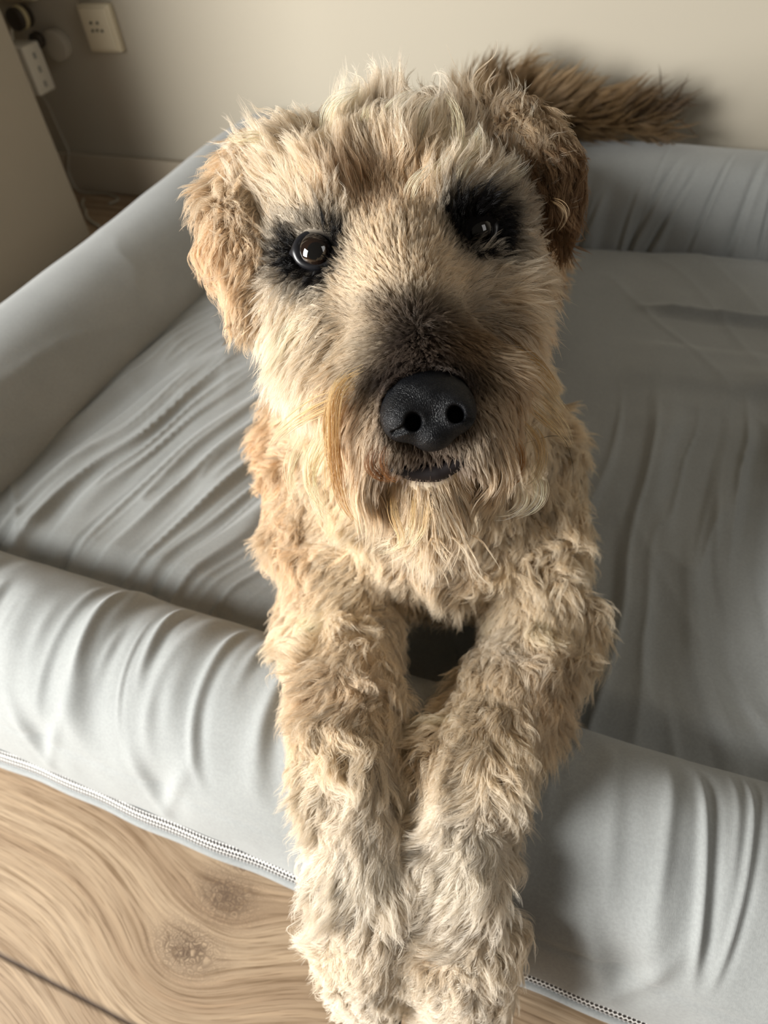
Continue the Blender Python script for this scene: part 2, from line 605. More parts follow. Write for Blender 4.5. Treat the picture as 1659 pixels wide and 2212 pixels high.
def build_mattress():
    x0, x1, y0, y1 = BX0 + 0.17, BX1 - 0.17, BY0 + 0.17, BY1 - 0.17
    nx, ny = 440, 400
    X, Y = np.meshgrid(np.linspace(x0, x1, nx), np.linspace(y0, y1, ny), indexing='ij')
    Z0 = 0 * X
    h = 0.100 + 0.006 * vnoise(np.stack([X * 4, Y * 4, Z0], -1), 61)
    wx = X + 0.030 * vnoise(np.stack([X * 6, Y * 4, Z0], -1), 62) + 0.010 * vnoise(np.stack([X * 16, Y * 9, Z0], -1), 63)
    # folds along y on both flanks of the dog
    left = 1 - smoothstep(-0.40, -0.28, X)
    right = smoothstep(-0.06, 0.02, X)
    gL = wx - 0.22 * Y
    fL = ridges(gL * 22, Y * 2.0, 64, 1.5) * 0.0100 + ridges(gL * 38 + 3, Y * 3.5, 65, 1.3) * 0.0062 + ridges(gL * 60, Y * 5.0, 75, 1.2) * 0.0028
    gR = wx + 0.10 * Y
    fR = ridges(gR * 15, Y * 1.8, 66, 1.5) * 0.0170 + ridges(gR * 27 + 5, Y * 2.6, 67, 1.3) * 0.0095 + ridges(gR * 48, Y * 4.2, 76, 1.2) * 0.0028
    far = smoothstep(0.70, 0.85, Y)
    fF = ridges((Y + 0.03 * vnoise(np.stack([X * 5, Y * 5, Z0], -1), 68) + 0.1 * X) * 15, X * 2.2, 69, 1.8) * 0.0150
    fD = ridges((wx * 0.8 + Y * 0.6) * 13, (wx - Y) * 2, 70, 2.0) * 0.0030
    h = h + left * fL * (1 - 0.55 * far) + right * ((1 - far) * fR + far * fF) + fD * 0.6
    # sits a little lower at its edges
    e = np.minimum(np.minimum(X - x0, x1 - X), np.minimum(Y - y0, y1 - Y))
    h = h - 0.020 * (1 - smoothstep(0, 0.06, e))
    # dips under the dog
    dd = np.sqrt(((X + 0.22) / 0.20) ** 2 + ((Y - 0.72) / 0.45) ** 2)
    h = h - 0.010 * (1 - smoothstep(0.6, 1.4, dd))
    V = np.stack([X, Y, h], -1).reshape(-1, 3)
    i, j = np.meshgrid(np.arange(nx - 1), np.arange(ny - 1), indexing='ij')
    a = (i * ny + j).ravel()
    F = np.stack([a, a + ny, a + ny + 1, a + 1], -1).tolist()
    n = len(V)
    per = [i * ny for i in range(nx)] + [(nx - 1) * ny + j for j in range(1, ny)] + \
          [i * ny + ny - 1 for i in range(nx - 2, -1, -1)] + [j for j in range(ny - 2, 0, -1)]
    low = V[per].copy()
    low[:, 2] = 0.004
    V = np.vstack([V, low])
    m_ = len(per)
    for k in range(m_):
        k2 = (k + 1) % m_
        F.append((per[k], n + k, n + k2, per[k2]))
    F.append([n + k for k in range(m_ - 1, -1, -1)])
    return mesh_obj('mattress', V, F, fab_m, bed, True, np.vstack([V[:, :2]]))


build_mattress()

# zip and edging along the foot of the front bolster
def zip_material():
    m = mat('black_and_white_zip', rough=0.45, spec=0.5)
    N = NT(m)
    tc = N.n('ShaderNodeTexCoord')
    sep = N.n('ShaderNodeSeparateXYZ')
    N.l(tc.outputs['UV'], sep.inputs[0])
    U, V = sep.outputs[0], sep.outputs[1]
    # teeth: offset dots in rows
    row = N.math('FLOOR', N.math('MULTIPLY', V, 4.0))
    off = N.math('MULTIPLY', N.math('MODULO', row, 2.0), 0.5)
    fu = N.math('FRACT', N.math('ADD', N.math('DIVIDE', U, 0.0036), off))
    fv = N.math('FRACT', N.math('MULTIPLY', V, 4.0))
    du = N.math('ABSOLUTE', N.math('SUBTRACT', fu, 0.5))
    dv = N.math('MULTIPLY', N.math('ABSOLUTE', N.math('SUBTRACT', fv, 0.5)), 0.9)
    inside = N.math('LESS_THAN', N.math('ADD', du, dv), 0.52)
    col = N.mix(inside, (0.70, 0.70, 0.68, 1), (0.012, 0.012, 0.014, 1))
    N.l(col, N.bsdf.inputs['Base Color'])
    return m


def strip(name, section, x0, x1, n, material, parent):
    sec = np.array(section, float)
    xs = np.linspace(x0, x1, n)
    V, UV, F = [], [], []
    k = len(sec)
    acc = np.concatenate([[0], np.cumsum(np.linalg.norm(np.diff(sec, axis=0), axis=1))])
    for x in xs:
        wob = 0.0012 * math.sin(x * 23) + 0.0006 * math.sin(x * 71)
        for j in range(k):
            V.append((x, sec[j][0] + wob, sec[j][1]))
            UV.append((x, acc[j] / acc[-1]))
    for i in range(n - 1):
        for j in range(k - 1):
            a = i * k + j
            F.append((a, a + 1, a + k + 1, a + k))
    return mesh_obj(name, V, F, material, parent, True, UV)


strip('zip', [(0.1335, 0.0300), (0.1292, 0.0225), (0.1275, 0.0150), (0.1280, 0.0075)], BX0 + 0.05, BX1 - 0.05, 260, zip_material(), bed)
strip('bottom_edging', [(0.133, 0.0085), (0.1265, 0.0085), (0.1240, 0.0070), (0.1235, 0.0035), (0.126, 0.001), (0.140, 0.0008)],
      BX0 + 0.05, BX1 - 0.05, 260, fab_m, bed)
#DOG#
# ================================================================== THE DOG
# ---- a smooth body grown from tapering limbs on a distance grid
HEAD, EAR, EARR, MUZ, NECK, TRUNK, LEG, PAW, TAIL = range(9)
PR = []     # (a, b, ra, rb, blend, region, comb a->b weight)


def cap_(a, b, ra, rb, k, reg):
    PR.append((np.array(a, float), np.array(b, float), ra, rb, k, reg))


def chain(pts, rads, k, reg):
    for i in range(len(pts) - 1):
        cap_(pts[i], pts[i + 1], rads[i], rads[i + 1], k, reg)


# head
cap_(at(845, 505, .490), at(845, 530, .505), .057, .058, .02, HEAD)
cap_(at(760, 485, .485), at(930, 462, .485), .048, .046, .02, HEAD)
cap_(at(700, 620, .468), at(735, 760, .450), .038, .032, .025, HEAD)
cap_(at(1030, 585, .470), at(1020, 740, .450), .036, .030, .025, HEAD)
cap_(at(695, 470, .482), at(690, 530, .478), .037, .037, .02, HEAD)
cap_(at(1000, 400, .486), at(1020, 500, .480), .030, .034, .02, HEAD)
cap_(at(718, 485, .440), at(800, 500, .445), .019, .020, .015, HEAD)
cap_(at(1000, 445, .440), at(925, 475, .445), .019, .020, .015, HEAD)
cap_(at(868, 590, .430), at(908, 850, .372), .030, .0225, .018, MUZ)
cap_(at(800, 860, .395), at(835, 950, .384), .026, .020, .015, MUZ)
cap_(at(1010, 840, .395), at(1005, 935, .384), .026, .020, .015, MUZ)
cap_(at(900, 820, .42), at(930, 1045, .396), .036, .020, .015, MUZ)
cap_(at(880, 760, .47), at(900, 850, .45), .055, .045, .02, HEAD)
# ears: folded flaps hanging beside the cheeks
chain([at(610, 345, .490), at(555, 380, .480), at(515, 460, .470), at(505, 555, .462), at(530, 650, .460)],
      [.019, .019, .017, .015, .009], .012, EAR)
chain([at(1050, 290, .485), at(1115, 305, .472), at(1172, 365, .468), at(1200, 430, .470), at(1216, 492, .474)],
      [.019, .020, .018, .013, .006], .010, EARR)
# neck, chest, shoulders, trunk
cap_(at(870, 650, .56), at(915, 900, .63), .078, .095, .03, NECK)
cap_(at(900, 1010, .660), at(930, 1090, .680), .098, .098, .03, NECK)
cap_(at(735, 960, .70), at(740, 1150, .68), .070, .060, .03, NECK)
cap_(at(1095, 1000, .70), at(1110, 1180, .68), .062, .056, .03, NECK)
chain([(-.205, .50, .235), (-.245, .66, .235), (-.275, .84, .225), (-.30, 1.0, .215)], [.118, .118, .112, .105], .04, TRUNK)
# haunches and hind feet, tucked behind
cap_((-.385, .92, .17), (-.375, .80, .150), .062, .045, .03, TRUNK)
cap_((-.21, .95, .17), (-.20, .82, .150), .062, .045, .03, TRUNK)
cap_((-.375, .80, .135), (-.365, .68, .125), .030, .024, .02, TRUNK)
cap_((-.20, .82, .135), (-.19, .70, .125), .030, .024, .02, TRUNK)
# tail lying on the back bolster
TAILP = [(-.305, 1.06, .245), (-.34, 1.16, .265), (-.360, 1.26, .278), (-.325, 1.31, .276), (-.24, 1.325, .258), (-.15, 1.33, .250), (-.085, 1.335, .245)]
chain(TAILP, [.040, .030, .026, .026, .023, .018, .012], .015, TAIL)
# fore legs
LL = [at(725, 1130, .69), at(742, 1350, .655), at(745, 1500, .585), at(745, 1640, .540), at(772, 1860, .525), at(782, 2030, .530), at(800, 2110, .537)]
chain(LL, [.058, .043, .034, .031, .027, .028, .025], .02, LEG)
RL = [at(1120, 1150, .685), at(1165, 1385, .650), at(1090, 1530, .590), at(1000, 1665, .540), at(985, 1870, .525), at(985, 2050, .530), at(1000, 2140, .537)]
chain(RL, [.052, .042, .034, .031, .027, .031, .030], .02, LEG)
# toes
TOES = []
for cx, vy, sgn in ((803, 2140, -1), (1000, 2155, 1)):
    for k, (du, dv) in enumerate(((-50, -22), (-18, 14), (18, 16), (50, -10)) if cx < 900 else ((-62, -8), (-22, 18), (24, 20), (62, -6))):
        a = at(cx + du * 0.8, vy - 50 + dv * .3, .540)
        b = at(cx + du, vy + dv, .546)
        cap_(a, b, .0125, .0115, .006, PAW)
        TOES.append((a, b))

GH = 0.005
LO = np.array([-0.56, -0.02, 0.0])
HI = np.array([0.14, 1.46, 0.68])
GN = np.ceil((HI - LO) / GH).astype(int) + 1
GX = [LO[i] + GH * np.arange(GN[i]) for i in range(3)]
BIG = 0.09
SDF = np.full(tuple(GN), BIG, np.float32)


def seg_dist(P, a, b, ra, rb):
    ab = b - a
    t = np.clip(((P - a) @ ab) / (ab @ ab), 0, 1)
    q = P - (a + t[..., None] * ab)
    return np.sqrt((q * q).sum(-1)) - (ra + (rb - ra) * t), t


for a, b, ra, rb, k, reg in PR:
    pad = max(ra, rb) + BIG
    i0 = np.maximum(np.floor((np.minimum(a, b) - pad - LO) / GH).astype(int), 0)
    i1 = np.minimum(np.ceil((np.maximum(a, b) + pad - LO) / GH).astype(int) + 1, GN)
    sl = tuple(slice(i0[i], i1[i]) for i in range(3))
    P = np.stack(np.meshgrid(*[GX[i][sl[i]] for i in range(3)], indexing='ij'), -1)
    d, _ = seg_dist(P, a, b, ra, rb)
    o = SDF[sl]
    h = np.clip(0.5 + 0.5 * (o - d) / k, 0, 1)
    SDF[sl] = np.minimum(o * (1 - h) + d * h - k * h * (1 - h), BIG)


def sample(grid, P):
    q = np.clip((P - LO) / GH, 0, np.array(grid.shape[:3]) - 1.001)
    i = q.astype(int)
    t = q - i
    r = 0
    for dx in (0, 1):
        for dy in (0, 1):
            for dz in (0, 1):
                w = (t[:, 0] if dx else 1 - t[:, 0]) * (t[:, 1] if dy else 1 - t[:, 1]) * (t[:, 2] if dz else 1 - t[:, 2])
                r = r + w * grid[i[:, 0] + dx, i[:, 1] + dy, i[:, 2] + dz]
    return r


def grad(P, e=0.004):
    g = np.stack([sample(SDF, P + d) - sample(SDF, P - d) for d in (np.array([e, 0, 0]), np.array([0, e, 0]), np.array([0, 0, e]))], -1)
    return g / (np.linalg.norm(g, axis=1)[:, None] + 1e-9)


def surface_net(F, lo, h):
    """vertices and quads of the zero level of a distance grid"""
    S = F < 0
    c = np.zeros(tuple(n - 1 for n in F.shape), int)
    for dx in (0, 1):
        for dy in (0, 1):
            for dz in (0, 1):
                c += S[dx:dx + c.shape[0], dy:dy + c.shape[1], dz:dz + c.shape[2]]
    act = (c > 0) & (c < 8)
    idx = np.full(c.shape, -1, int)
    ijk = np.argwhere(act)
    idx[act] = np.arange(len(ijk))
    acc = np.zeros((len(ijk), 3))
    cnt = np.zeros(len(ijk))
    corners = [(x, y, z) for x in (0, 1) for y in (0, 1) for z in (0, 1)]
    for a in range(8):
        for b in range(a + 1, 8):
            A, B = np.array(corners[a]), np.array(corners[b])
            if np.abs(A - B).sum() != 1:
                continue
            fa = F[ijk[:, 0] + A[0], ijk[:, 1] + A[1], ijk[:, 2] + A[2]]
            fb = F[ijk[:, 0] + B[0], ijk[:, 1] + B[1], ijk[:, 2] + B[2]]
            m = (fa < 0) != (fb < 0)
            t = np.where(m, fa / np.where(m, fa - fb, 1), 0)
            acc += np.where(m[:, None], A + t[:, None] * (B - A), 0)
            cnt += m
    V = (ijk + acc / cnt[:, None]) * h + lo
    Q = []
    for ax in range(3):
        u, v = (ax + 1) % 3, (ax + 2) % 3
        s0 = [slice(None)] * 3
        s1 = [slice(None)] * 3
        s0[ax], s1[ax] = slice(0, -1), slice(1, None)
        fl = S[tuple(s0)] != S[tuple(s1)]
        e = np.argwhere(fl)
        e = e[(e[:, u] > 0) & (e[:, v] > 0) & (e[:, u] < c.shape[u]) & (e[:, v] < c.shape[v]) & (e[:, ax] < c.shape[ax])]
        inside0 = S[e[:, 0], e[:, 1], e[:, 2]]
        q = []
        for du, dv in ((1, 1), (0, 1), (0, 0), (1, 0)):
            w = e.copy()
            w[:, u] -= du
            w[:, v] -= dv
            q.append(idx[w[:, 0], w[:, 1], w[:, 2]])
        q = np.stack(q, -1)
        q[~inside0] = q[~inside0][:, ::-1]
        Q.append(q)
    return V, np.vstack(Q)


BV, BF = surface_net(SDF, LO, GH)


def surface_depth(u, v):
    '''how deep the bare skin lies on a line of sight'''
    d = 0.30
    for _ in range(200):
        s_ = sample(SDF, at(u, v, d)[None])[0]
        if s_ < 0.0003:
            break
        d += max(s_ * 0.7, 0.0003)
    return d


def face_depth(u, v):
    d = surface_depth(u, v)
    if v > 760 and 540 < u < 1260:
        d = min(d, .372 + .00016 * abs(u - 925) + .00010 * max(0, v - 1000))
    elif v < 620:
        d = min(d, .452)
    return d


EYE_R = 0.0118
EYEC = [at(684, 545, surface_depth(684, 545) + 0.0045), at(1027, 500, surface_depth(1027, 500) + 0.0100)]
NOSE_PX = (924, 884)
NOSE_D = surface_depth(924, 884)
print('nose', NOSE_D, 'eyes', surface_depth(684, 545), surface_depth(1036, 502))
NOSE_D = min(NOSE_D, 0.356) + 0.002
NOSEC = at(924, 884, NOSE_D)
LIPLINE = [(845, 1010), (890, 1021), (945, 1020), (1000, 998), (1055, 1002)]
LIPP = [at(u, v, min(surface_depth(u, v), .379)) for u, v in LIPLINE]
print('lip', [surface_depth(u, v) for u, v in LIPLINE])
HX = R @ np.array([0.992, 0.127, 0])
HY = R @ np.array([-0.127, 0.992, 0])
HZ = R @ np.array([0, 0, 1.0])
rng = np.random.default_rng(11)


# ---- which limb each point belongs to, and along which way it runs
def limb_info(P):
    best = np.full(len(P), 9.0)
    reg = np.zeros(len(P), int)
    axis = np.zeros((len(P), 3))
    wsum = np.zeros(len(P))
    for a, b, ra, rb, k, rg in PR:
        d, t = seg_dist(P, a, b, ra, rb)
        m = d < best
        best[m] = d[m]
        reg[m] = rg
        w = np.exp(-np.maximum(d, -0.004) / 0.006)
        u = (b - a) / np.linalg.norm(b - a)
        axis += w[:, None] * u
        wsum += w
    axis /= wsum[:, None] + 1e-12
    axis /= np.linalg.norm(axis, axis=1)[:, None] + 1e-9
    return reg, axis


# ---- the coat's colours, as patches on the animal, with shade painted in at the right muzzle
CREAM = (0.95, 0.83, 0.66)
WHITE = (0.97, 0.895, 0.79)
TAN = (0.73, 0.55, 0.33)
RUST = (0.56, 0.36, 0.18)
BROWN = (0.24, 0.14, 0.065)
DARK = (0.060, 0.045, 0.036)
BLACK = (0.008, 0.007, 0.007)
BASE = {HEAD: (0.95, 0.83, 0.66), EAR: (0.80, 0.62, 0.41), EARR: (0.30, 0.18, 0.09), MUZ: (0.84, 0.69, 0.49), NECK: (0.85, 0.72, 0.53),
        TRUNK: (0.76, 0.57, 0.36), LEG: (0.87, 0.75, 0.57), PAW: (0.96, 0.87, 0.76), TAIL: (0.36, 0.24, 0.12)}
# (u, v, ru, rv, colour, strength, regions)
PATCH = [
    (820, 440, 120, 55, TAN, .55, (HEAD, MUZ)), (818, 448, 80, 45, RUST, .85, (HEAD, MUZ)), (880, 440, 60, 45, TAN, .5, (HEAD, MUZ)),
    (560, 520, 60, 130, WHITE, .5, (HEAD,)), (620, 760, 70, 110, WHITE, .7, (HEAD, MUZ)), (860, 300, 200, 70, WHITE, .35, (HEAD,)),
    (860, 560, 70, 60, (0.74, .60, .42), .7, (HEAD, MUZ)),
    (1110, 620, 60, 110, (0.80, .65, .46), .5, (HEAD, MUZ)),
    (1060, 290, 75, 50, TAN, .5, (HEAD,)), (1130, 250, 90, 40, TAN, .75, (EARR,)),
    (430, 520, 28, 90, (0.68, .45, .24), .7, (EAR,)), (530, 380, 60, 60, CREAM, .5, (EAR,)),
    (540, 690, 14, 45, DARK, .75, (EAR, HEAD)),
    (880, 690, 115, 45, (.15, .105, .07), .85, (HEAD, MUZ)), (800, 700, 60, 30, TAN, .3, (HEAD, MUZ)),
    (908, 765, 84, 80, DARK, 1.1, (HEAD, MUZ)), (915, 815, 110, 38, DARK, .9, (HEAD, MUZ)), (1000, 740, 60, 60, (.24, .14, .06), .75, (MUZ, HEAD)),
    (920, 880, 125, 105, (.38, .28, .21), .8, (MUZ,)),
    (1090, 830, 80, 90, (.60, .42, .23), .6, (MUZ, HEAD)), (760, 880, 80, 90, (.80, .60, .38), .5, (MUZ, HEAD)),  # first patch: tan of the right muzzle, partly shade painted into the fur
    (940, 985, 130, 30, (.26, .18, .14), .75, (MUZ,)), (820, 1010, 60, 25, (.30, .16, .08), .5, (MUZ,)),
    (930, 1090, 110, 60, (.82, .70, .54), .6, (MUZ, NECK)),
    (560, 960, 80, 160, (.78, .52, .26), .75, (NECK, TRUNK, LEG)), (640, 1180, 60, 120, (.80, .58, .35), .5, (NECK, LEG)),
    (950, 1330, 120, 40, WHITE, .7, (NECK,)), (930, 1190, 110, 60, (.70, .56, .40), .5, (NECK,)),
    (1090, 1370, 50, 70, WHITE, .55, (LEG, NECK)),
    (1180, 1480, 90, 90, (.74, .57, .38), .6, (LEG,)), (720, 1470, 90, 90, (.76, .59, .40), .5, (LEG,)),
    (760, 1850, 130, 190, WHITE, .9, (LEG, PAW)), (1000, 1850, 130, 200, WHITE, .9, (LEG, PAW)),
    (780, 2150, 130, 120, WHITE, .7, (LEG, PAW)), (1000, 2150, 130, 120, WHITE, .7, (LEG, PAW)), (955, 2050, 35, 30, TAN, .45, (LEG, PAW)),
    (1400, 240, 80, 40, (.07, .04, .02), .85, (TAIL,)), (1000, 190, 40, 30, (.07, .05, .035), .8, (TAIL,)), (1180, 150, 90, 50, (.42, .30, .15), .6, (TAIL,)),
    (1240, 265, 150, 20, (.10, .055, .02), .6, (TAIL,)),
]
PATCH.append((915, 815, 118, 40, DARK, 1.25, (HEAD, MUZ)))
PATCH.append((925, 890, 100, 86, (.13, .095, .075), .9, (MUZ,)))
EYES = [(684, 545, 0), (1036, 502, 0)]
for (eu, ev, ed), (ru, rv) in zip(EYES, ((62, 50), (60, 62))):
    PATCH.append((eu, ev + 8, ru * 1.2, rv * 1.2, (.16, .11, .075), .6, (HEAD, MUZ)))
    PATCH.append((eu + (2 if eu < 800 else -8), ev + 4, ru, rv, BLACK, 2.2, (HEAD, MUZ)))


def coat_colour(P, reg):
    u, v, d = to_px(P)
    col = np.array([BASE[r] for r in range(9)])[reg]
    n = vnoise(P * 45, 71)
    n2 = vnoise(P * 14, 72)
    col = col * (1 + 0.16 * n + 0.12 * n2)[:, None]
    tw = np.clip(0.7 * vnoise(P * 55, 73) + 0.4 * vnoise(P * 20, 74), 0, 1)[:, None]
    col = col * (1 - 0.45 * tw) + np.array(TAN) * 0.45 * tw * np.where((reg == TAIL) | (reg == EARR), 0.3, 1)[:, None]
    for pu, pv, ru, rv, c, s, regs in PATCH:
        q = ((u - pu) / ru) ** 2 + ((v - pv) / rv) ** 2
        w = np.clip(s * np.exp(-q ** 1.3) * 1.15, 0, 1) * np.isin(reg, regs)
        w = np.where((reg != TAIL) & (d > 0.9), 0, w)[:, None]
        col = col * (1 - w) + np.array(c) * w
    return np.clip(col, 0.004, 0.96)


# ---- way the hair lies
def px_dir(P, du, dv, dd=0.0):
    """world direction of a step du right, dv down, dd away, on the dog as it faces us"""
    du, dv, dd = np.broadcast_arrays(du * np.ones(len(P)), dv, dd)
    d = np.stack([du, -dv, -dd], -1)
    d = d / (np.linalg.norm(d, axis=1)[:, None] + 1e-9)
    return d @ R.T


def comb_field(P, reg, axis):
    u, v, d = to_px(P)
    # head: radiates from the bridge of the nose
    ru, rv = u - 900, v - 770
    up = smoothstep(700, 560, v)
    hu = ru * (1 - 0.15 * up)
    hv = rv + 60
    below = smoothstep(760, 950, v)
    hu = hu * (1 - 0.35 * below)
    hv = hv * (1 - below) + (np.abs(rv) + 260) * below
    head = px_dir(P, hu, hv, np.full(len(P), 0.0) + 130 * up)
    # away from each eye
    for eu, ev, _ in EYES:
        w = np.exp(-(((u - eu) / 85) ** 2 + ((v - ev) / 75) ** 2))[:, None] * 1.6
        head = head + px_dir(P, u - eu, v - ev) * w
    # cheeks sweep outward and down
    side = smoothstep(110, 200, np.abs(ru)) * smoothstep(520, 640, v) * smoothstep(960, 880, v)
    head = head * (1 - 0.85 * side)[:, None] + px_dir(P, np.sign(ru) * 0.30, np.ones(len(P)), 0.1) * (0.85 * side)[:, None]
    down = px_dir(P, (u - 930) * 0.0012, np.ones(len(P)))
    legd = axis * 0.9 + px_dir(P, (u - np.where(u < 880, 765, 1010)) * 0.006, np.ones(len(P)) * 0.5)
    # tail: plume upward and to the tip
    taild = axis * 0.75 + np.array([0.10, -0.10, 0.85])
    trunk = axis * 0.9 + np.array([0, 0, -0.5])
    out = head.copy()
    for rg, f in ((EAR, axis * 0.9 + px_dir(P, -0.15 * np.ones(len(P)), np.ones(len(P)))), (EARR, axis * 1.0 + px_dir(P, 0.1 * np.ones(len(P)), np.ones(len(P)) * 0.4)),
                  (NECK, down), (LEG, legd), (PAW, legd), (TAIL, taild), (TRUNK, trunk)):
        m = reg == rg
        out[m] = f[m]
    return out / (np.linalg.norm(out, axis=1)[:, None] + 1e-9)


LEN = {HEAD: .036, EAR: .028, EARR: .026, MUZ: .019, NECK: .034, TRUNK: .030, LEG: .036, PAW: .022, TAIL: .074}
LIFT = {HEAD: .42, EAR: .25, EARR: .22, MUZ: .36, NECK: .45, TRUNK: .40, LEG: .42, PAW: .30, TAIL: .55}
SWIRL = {HEAD: .42, EAR: .60, EARR: .50, MUZ: .28, NECK: .95, TRUNK: .75, LEG: .85, PAW: .55, TAIL: .30}


def coat_length(P, reg):
    u, v, d = to_px(P)
    L = np.array([LEN[r] for r in range(9)])[reg]
    face = np.isin(reg, (HEAD, MUZ))
    # short on the bridge of the nose and round the eyes, long on the beard and the forehead
    L = np.where(face, L * (1 - 0.62 * np.exp(-((u - 890) / 90) ** 2 - ((v - 720) / 120) ** 2)), L)
    for eu, ev, ed in EYES:
        L = np.where(face, L * (1 - 0.82 * np.exp(-(((u - eu) / 92) ** 2 + ((v - ev - 8) / 75) ** 2) ** 1.5)), L)
    L = np.where(face, L * (1 - 0.75 * np.exp(-(((u - 925) / 135) ** 2 + ((v - 885) / 115) ** 2) ** 2)), L)
    beard = smoothstep(850, 980, v) * smoothstep(60, 170, np.abs(u - 925)) * face
    L = L * (1 - beard) + 0.050 * beard
    L = np.where(np.isin(reg, (LEG, PAW)), L * (1 - 0.45 * smoothstep(1960, 2120, v)), L)
    chin = np.exp(-((u - 925) / 150) ** 2) * smoothstep(1010, 1060, v) * face
    L = L * (1 - chin) + 0.046 * chin
    L = L * (1 + 0.45 * face * smoothstep(440, 300, v))
    cheek = face * np.exp(-(((np.abs(u - 880) - 230) / 90) ** 2) - ((v - 700) / 90) ** 2)
    L = L * (1 + 0.25 * cheek)
    return L


def make_guides(P, Nn, K, rg):
    n = len(P)
    reg, axis = limb_info(P)
    c = comb_field(P, reg, axis)
    L = coat_length(P, reg) * rg.uniform(0.65, 1.25, n)
    lift = np.array([LIFT[r] for r in range(9)])[reg]
    sw = np.array([SWIRL[r] for r in range(9)])[reg]
    u, v, d = to_px(P)
    face = np.isin(reg, (HEAD, MUZ))
    lift = np.where(face, lift + (0.25 * np.exp(-((u - 860) / 170) ** 2) - 0.05) * smoothstep(430, 300, v), lift)
    lift = np.where(face, lift - 0.14 * smoothstep(560, 680, v) * smoothstep(130, 200, np.abs(u - 880)), lift)
    lift = np.where(face & (v > 860), 0.34, lift)
    ct = c - (c * Nn).sum(1)[:, None] * Nn
    ct /= np.linalg.norm(ct, axis=1)[:, None] + 1e-9
    sw = np.where(face & (v > 860), 0.55, sw)
    sw = np.where(face, sw + 0.22 * smoothstep(450, 360, v), sw)
    chk = np.exp(-((np.abs(u - 880) - 220) / 100) ** 2 - ((v - 700) / 110) ** 2) * face
    sw = sw * (1 - 0.6 * chk)
    lift = lift * (1 - 0.5 * chk)
    jit = rg.normal(0, 0.10, (n, 3))
    pts = np.zeros((n, K, 3))
    p = P - Nn * 0.0015
    pts[:, 0] = p
    step = L / (K - 1)
    grav = np.where(face & (v > 800), 0.65, np.where(face, 0.05, 0.22))
    grav = np.where(reg == TAIL, 0.0, grav)
    for k in range(1, K):
        t = k / (K - 1)
        s = vec_noise(p * np.array([38, 38, 38.0]) + 3.3, 101) * 1.35 + vec_noise(p * 85, 131) * 0.75
        lf = lift * (1 - 0.75 * t)
        dr = Nn * lf[:, None] + ct * (1 - 0.35 * lf)[:, None] + s * (sw * (0.35 + 0.65 * t))[:, None] + jit
        dr = dr + np.array([0, 0, -1.0]) * (grav * t)[:, None]
        dr /= np.linalg.norm(dr, axis=1)[:, None]
        p = p + dr * step[:, None]
        sd = sample(SDF, p)
        need = 0.0015 + 0.004 * t
        m = sd < need
        if m.any():
            p[m] += grad(p[m]) * (need - sd[m])[:, None]
        for ec in EYEC:
            q = p - ec
            r = np.linalg.norm(q, axis=1)
            m = r < EYE_R + 0.0012
            p[m] = ec + q[m] / r[m][:, None] * (EYE_R + 0.0012)
        q = p - NOSEC
        ql = np.stack([q @ HX / .0250, q @ HY / .0215, q @ HZ / .022], -1)
        r = np.linalg.norm(ql, axis=1)
        m = r < 1
        p[m] = NOSEC + q[m] / r[m][:, None]
        pts[:, k] = p
    return pts, reg, L, c


